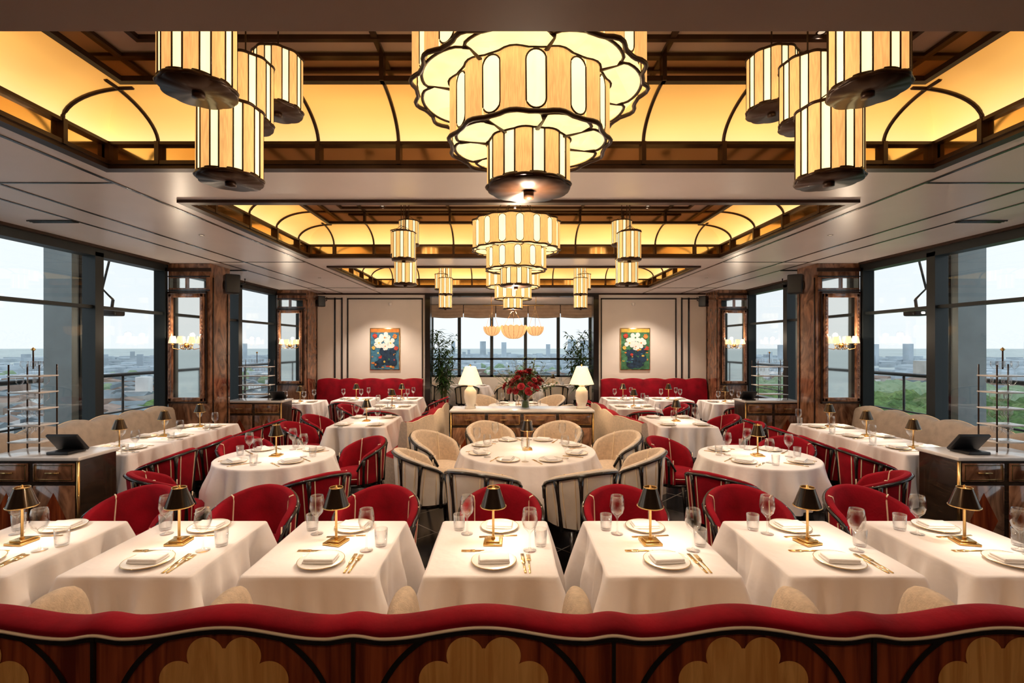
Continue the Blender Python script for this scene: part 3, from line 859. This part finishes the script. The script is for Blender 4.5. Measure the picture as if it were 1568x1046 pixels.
# flowers
def vase_flowers():
    bb = MB()
    bb.lathe([(0, 0), (.06, 0), (.07, .02), (.05, .12), (.08, .2), (.075, .205), (.045, .12), (0, .10)], m_glass, 24)
    bb.lathe([(0, .012), (.05, .012), (.045, .1), (0, .1)], m_green, 20)
    rnd = random.Random(3)
    for i in range(44):
        a = rnd.uniform(0, 2*pi); e = rnd.uniform(-.15, 1.35); R = rnd.uniform(.15, .26)
        c = Vector((cos(a)*cos(e)*R*1.15, sin(a)*cos(e)*R, .27+sin(e)*R))
        bb.tube([(0, 0, .1), (c.x*.4, c.y*.4, .2), c], .003, m_stem, 4)
        up = (c-Vector((0, 0, .18))).normalized(); q = up.to_track_quat('Z', 'Y').to_matrix().to_4x4()
        Mx = Matrix.Translation(c) @ q; s = rnd.uniform(.8, 1.3)
        for ringk, (rr, hh, np) in enumerate(((.018, .035, 4), (.035, .032, 6), (.05, .02, 7))):
            for p in range(np):
                g = 2*pi*p/np+ringk; w = rr*.75
                ca, sa = cos(g), sin(g)
                v = [(0, 0, 0), (ca*rr*.7-sa*w, sa*rr*.7+ca*w, hh*.6), (ca*rr, sa*rr, hh), (ca*rr*.7+sa*w, sa*rr*.7-ca*w, hh*.6)]
                bb.add([(x*s, y*s, z*s) for x, y, z in v], [(0, 1, 2, 3)], m_flower, True, Mx)
    for i in range(110):
        a = rnd.uniform(0, 2*pi); e = rnd.uniform(.0, 1.4); R = rnd.uniform(.24, .48)
        c = Vector((cos(a)*cos(e)*R, sin(a)*cos(e)*R*.8, .25+sin(e)*R*1.05))
        bb.tube([(0, 0, .12), (c.x*.5, c.y*.5, .28), c], .002, m_stem, 4)
        for j in range(5):
            f = .55+.1*j; p = Vector((c.x*f, c.y*f, .14+(c.z-.14)*f)); g = rnd.uniform(0, 6.3); L = .055
            d = Vector((cos(g)*L, sin(g)*L, rnd.uniform(-.01, .04))); n = Vector((-sin(g), cos(g), 0))*.016
            bb.add([p, p+d*.5+n, p+d, p+d*.5-n], [(0, 1, 2, 3)], m_green)
    return bb
vase_flowers().obj('flower_arrangement', (.15, 6.60, .951))

# palms
def palm(seed):
    bb = MB(); rnd = random.Random(seed)
    bb.lathe([(0, 0), (.17, 0), (.20, .38), (.19, .38), (.17, .34), (0, .34)], m_black, 24)
    for i in range(18):
        a = rnd.uniform(0, 2*pi); H = rnd.uniform(1.1, 2.05); lean = rnd.uniform(.1, .36)
        pts = [Vector((cos(a)*(.05+lean*f*f), sin(a)*(.05+lean*f*f), .34+H*f-.2*f**3)) for f in [k/8 for k in range(9)]]
        bb.tube(pts, [.010-.0009*k for k in range(9)], m_stem, 5)
        for k in range(3, 9):
            for j in range(6):
                p = pts[k]; g = rnd.uniform(0, 2*pi); L = rnd.uniform(.16, .28); dz = rnd.uniform(-.18, .12)
                d = Vector((cos(g)*L, sin(g)*L, dz)); n = Vector((-sin(g), cos(g), .2))*.022
                mid = p+d*.5+Vector((0, 0, .03))
                bb.add([p, mid+n, p+d, mid-n], [(0, 1, 2, 3)], m_leaf)
    return bb
palm(1).obj('potted_palm', (-1.62, 11.66, 0)); palm(2).obj('potted_palm', (1.62, 11.66, 0))

# shell pendants in alcove
bb = MB()
for (x, R, z) in ((-.48, .20, 2.12), (.05, .30, 2.08), (.58, .20, 2.12)):
    rows = []
    for i in range(9):
        f = i/8; r = R*sin(f*pi/2)**.8; zz = z-R*.35+R*1.15*(1-cos(f*pi/2))*.9
        rows.append([((r*(1+.07*abs(cos(7*g)))*cos(g))+x, 11.9+r*(1+.07*abs(cos(7*g)))*sin(g), zz+(.03*abs(cos(7*g)) if i == 8 else 0)) for g in [2*pi*k/84 for k in range(84)]])
    bb.grid(rows, m_pend, True, closed=True)
    for q in range(7):
        g = pi*q/7+pi/14
        bb.tube([(x+rr*(1.01)*cos(g2), 11.9+rr*1.01*sin(g2), zz2) for (rr, zz2, g2) in [(R*sin(f*pi/2)**.8, z-R*.35+R*1.15*(1-cos(f*pi/2))*.9, -g) for f in (.15, .3, .5, .7, .9, 1)]], .004, m_brass, 4)
    for q in range(3):
        g = 2*pi*q/3+.5; bb.tube([(x+R*.9*cos(g), 11.9+R*.9*sin(g), z+R*.7), (x, 11.9, 2.75)], .004, m_brass, 4)
    bb.tube([(x, 11.9, 2.74), (x, 11.9, 2.80)], .008, m_brass, 6)
bb.tube([(-.7, 11.9, 2.80), (.8, 11.9, 2.80)], .012, m_brass, 8)
for x in (-.5, .6): bb.tube([(x, 11.9, 2.80), (x, 11.9, 3.0)], .008, m_brass, 6)
o = bb.obj('shell_pendant_light')
plight(o, 'shell_bulb', (.05, 11.9, 2.62), 14)

# pictures: floral still lifes, vase on a table
A_ = lambda nm, c, k=.3: mat('art_'+nm, c, .5, noise=(14, k))
a_bg = A_('navy', (.015, .04, .08), .6); a_wh = A_('white', (.85, .82, .75), .1); a_rd = A_('red', (.60, .05, .03)); a_yl = A_('yellow', (.75, .50, .08)); a_gr = A_('green', (.06, .20, .09), .5); a_bl = A_('blue', (.06, .20, .30), .4); a_or = A_('orange', (.70, .24, .05)); a_pk = A_('pink', (.75, .35, .30))
def picture(x, seed):
    rnd = random.Random(seed); bb = MB(); W, H = .34, .48
    bb.bbox((-W, -.03, -H), (W, -.001, H), m_gold, .006, 1); bb.box((-W+.02, -.034, -H+.02), (W-.02, -.002, H-.02), a_gr if seed % 2 else a_bl)
    bb.box((-W+.02, -.036, H-.10), (W-.02, -.03, H-.02), a_yl if seed % 2 else a_or)
    lay = [0]
    def d(dx, dz, r, m, sx=1, sy=1, seg=16):
        lay[0] += 1; bb.disc((dx, -.0365-.00012*lay[0], dz), r, m, 'y', seg, sx, sy)
    for i in range(20): d(rnd.uniform(-.20, .20), rnd.uniform(-.36, -.02), rnd.uniform(.06, .11), a_bg, rnd.uniform(.6, 1.2), 1, 9)
    for i in range(20): d(rnd.uniform(-.28, .28), rnd.uniform(-.42, .0), rnd.uniform(.010, .028), rnd.choice([a_rd, a_or, a_yl, a_gr, a_bl]), rnd.uniform(.5, 2.2), rnd.uniform(.5, 1.4), 7)
    for (cx, cz, s, m) in ((-.13, .14, .11, a_wh), (.13, .14, .11, a_wh), (.0, .26, .12, a_wh), (.01, .06, .08, a_wh), (-.22, .30, .05, a_rd), (.23, .29, .05, a_or), (-.25, .03, .04, a_yl), (.26, .02, .045, a_rd)):
        for q in range(7):
            g = 2*pi*q/7+rnd.random(); d(cx+s*.7*cos(g), cz+s*.7*sin(g), s*.42, m, 1, 1, 10)
        d(cx, cz, s*.5, m); d(cx, cz, s*.18, rnd.choice([a_yl, a_or, a_gr]), 1, 1, 8)
        for q in range(3): d(cx+rnd.uniform(-s, s)*.8, cz+rnd.uniform(-s, s)*.8, s*.08, rnd.choice([a_gr, a_rd, a_bl, a_yl]), 2, .6, 6)
    bb.obj('framed_painting', (x, YB-.002, 1.73))
picture(-2.88, 2); picture(2.80, 3)

# speakers / cameras
def speaker(x, y, z, rz, s=1):
    bb = MB(); bb.bbox((-.09*s, -.09*s, -.13*s), (.09*s, .09*s, .13*s), m_plastic, .02*s, 3)
    bb.lathe([(0, 0), (.05*s, 0), (.062*s, .008), (.065*s, 0)], m_black, 20, M=Matrix.Translation((0, -.092*s, -.02)) @ Matrix.Rotation(pi/2, 4, 'X'))
    bb.tube([(0, .08*s, 0), (0, .16*s, .03), (0, .16*s, .10)], .012, m_plastic, 6)
    bb.obj('wall_speaker', (x, y, z), rz)
for sx in (-1, 1):
    speaker(sx*4.20, 7.2, 2.72, radians(sx*50), 1.1); speaker(sx*4.20, 10.6, 2.78, radians(sx*45), .9)
    bb = MB(); bb.lathe([(0, -.03), (.03, -.02), (.035, 0), (.04, .03), (.04, .04), (0, .04)], m_china, 16); bb.obj('security_camera', (sx*2.75, YB-.05, 2.74))
    # outdoor heater arm seen past the glass
    bb = MB(); bb.tube([(sx*5.6, 6.75, 3.2), (sx*5.75, 6.75, 2.6), (sx*5.6, 6.75, 2.45)], .015, m_frame, 6)
    bb.tube([(sx*5.8, 6.75, 3.2), (sx*5.78, 6.75, 2.6)], .012, m_frame, 6)
    bb.bbox((sx*5.62-.12, 6.65, 2.22), (sx*5.62+.12, 6.85, 2.32), m_frame, .03, 3)
    bb.tube([(sx*5.6, 6.75, 2.45), (sx*5.62, 6.75, 2.3)], .02, m_frame, 6)
    bb.obj('outdoor_heater')

# ------------------------------------------------------------------ outside world
GZ = -75
m_gr = mat('hazed_ground', (.50, .57, .57), .9, noise=(.004, .15))  # pale tone paints aerial haze into the ground
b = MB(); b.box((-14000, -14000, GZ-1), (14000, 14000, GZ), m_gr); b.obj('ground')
cols = [mat('bldg_brick', (.30, .22, .18), .8, noise=(.05, .3)), mat('bldg_stone', (.52, .49, .45), .8, noise=(.05, .2)), mat('bldg_pale', (.82, .82, .82), .8, noise=(.05, .15)), mat('bldg_slate', (.18, .23, .26), .7, noise=(.05, .3)), mat('bldg_far_hazed', (.46, .53, .59), .9, noise=(.01, .25))]  # far tone is paler and bluer: distance haze painted into the colour
b = MB(); rnd = random.Random(11)
for i in range(8000):
    d = 120+rnd.random()**1.6*3900; a = rnd.uniform(-.05*pi, 1.05*pi)
    x, y = d*cos(a), d*sin(a)
    if x > 0 and d < 980 and a < 1.30: continue
    w = rnd.uniform(8, 26)*(1+d/1500); l = rnd.uniform(8, 26)*(1+d/1500); h = rnd.uniform(7, 18)
    if rnd.random() < .02 and d > 600: h = rnd.uniform(28, 52); w = l = rnd.uniform(14, 24)
    if rnd.random() < .025 and d > 2300: h = rnd.uniform(75, 112); w = l = rnd.uniform(20, 34)
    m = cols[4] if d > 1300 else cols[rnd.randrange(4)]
    Mx = Matrix.Translation((x, y, GZ)) @ Matrix.Rotation(rnd.choice((.3, .5, .3+pi/2)), 4, 'Z')
    b.box((-w/2, -l/2, 0), (w/2, l/2, h), m, Mx)
    if h < 20 and d < 1200:
        b.add([(-w/2, -l/2, h), (w/2, -l/2, h), (w/2, l/2, h), (-w/2, l/2, h), (0, -l/2, h+4), (0, l/2, h+4)], [(0, 1, 4), (1, 2, 5, 4), (2, 3, 5), (3, 0, 4, 5)], cols[3 if rnd.random() < .6 else 0], False, Mx)
b.obj('city_buildings')
m_tree = [mat('tree_canopy_a', (.07, .14, .04), .9, noise=(.3, .4)), mat('tree_canopy_b', (.13, .22, .07), .9, noise=(.3, .4)), mat('tree_canopy_hazed', (.24, .34, .21), .9)]  # last canopy tone is lightened to paint in haze on far trees
bm = bmesh.new(); bmesh.ops.create_icosphere(bm, subdivisions=2, radius=1); iv = [v.co.copy() for v in bm.verts]; bm.verts.index_update(); iff = [[v.index for v in f.verts] for f in bm.faces]; bm.free()
b = MB()
for i in range(4000):
    if i < 3400: d = sqrt(90**2+rnd.random()*(950**2-90**2)); a = rnd.uniform(-.02*pi, .41*pi)
    else: d = 150+rnd.random()*1500; a = rnd.uniform(.41*pi, 1.02*pi)
    s = rnd.uniform(7, 13)*(1+d/2500)
    if i >= 3400: s *= .7
    vs = [(d*cos(a)+v.x*s*(1+rnd.uniform(-.25, .25)), d*sin(a)+v.y*s*(1+rnd.uniform(-.25, .25)), GZ+s*.6+v.z*s*.9*(1+rnd.uniform(-.25, .25))) for v in iv]
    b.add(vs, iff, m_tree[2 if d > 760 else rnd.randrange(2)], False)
b.obj('tree_canopy')

# ------------------------------------------------------------------ world, camera
w = bpy.data.worlds.new('World'); S.world = w; w.use_nodes = True
n = w.node_tree; bg = n.nodes['Background']
tc = n.nodes.new('ShaderNodeTexCoord'); sp = n.nodes.new('ShaderNodeSeparateXYZ'); r = n.nodes.new('ShaderNodeValToRGB')
n.links.new(tc.outputs['Generated'], sp.inputs[0]); n.links.new(sp.outputs['Z'], r.inputs[0])
r.color_ramp.elements[0].position = 0; r.color_ramp.elements[0].color = (.86, .90, .92, 1)
r.color_ramp.elements[1].position = .5; r.color_ramp.elements[1].color = (.84, .91, .97, 1)
n.links.new(r.outputs[0], bg.inputs[0]); bg.inputs[1].default_value = 1.0

cam = bpy.data.cameras.new('Camera'); co = bpy.data.objects.new('Camera', cam); COL.objects.link(co)
co.location = (CX, 0, EYE); co.rotation_euler = (pi/2, 0, 0)
cam.lens = 17; cam.sensor_width = 36; cam.sensor_fit = 'HORIZONTAL'
cam.shift_x = 6/1568; cam.shift_y = 7/1568; cam.clip_end = 30000; cam.clip_start = .05
S.camera = co
S.view_settings.view_transform = 'Standard'
S.view_settings.look = 'None'
S.view_settings.exposure = .28
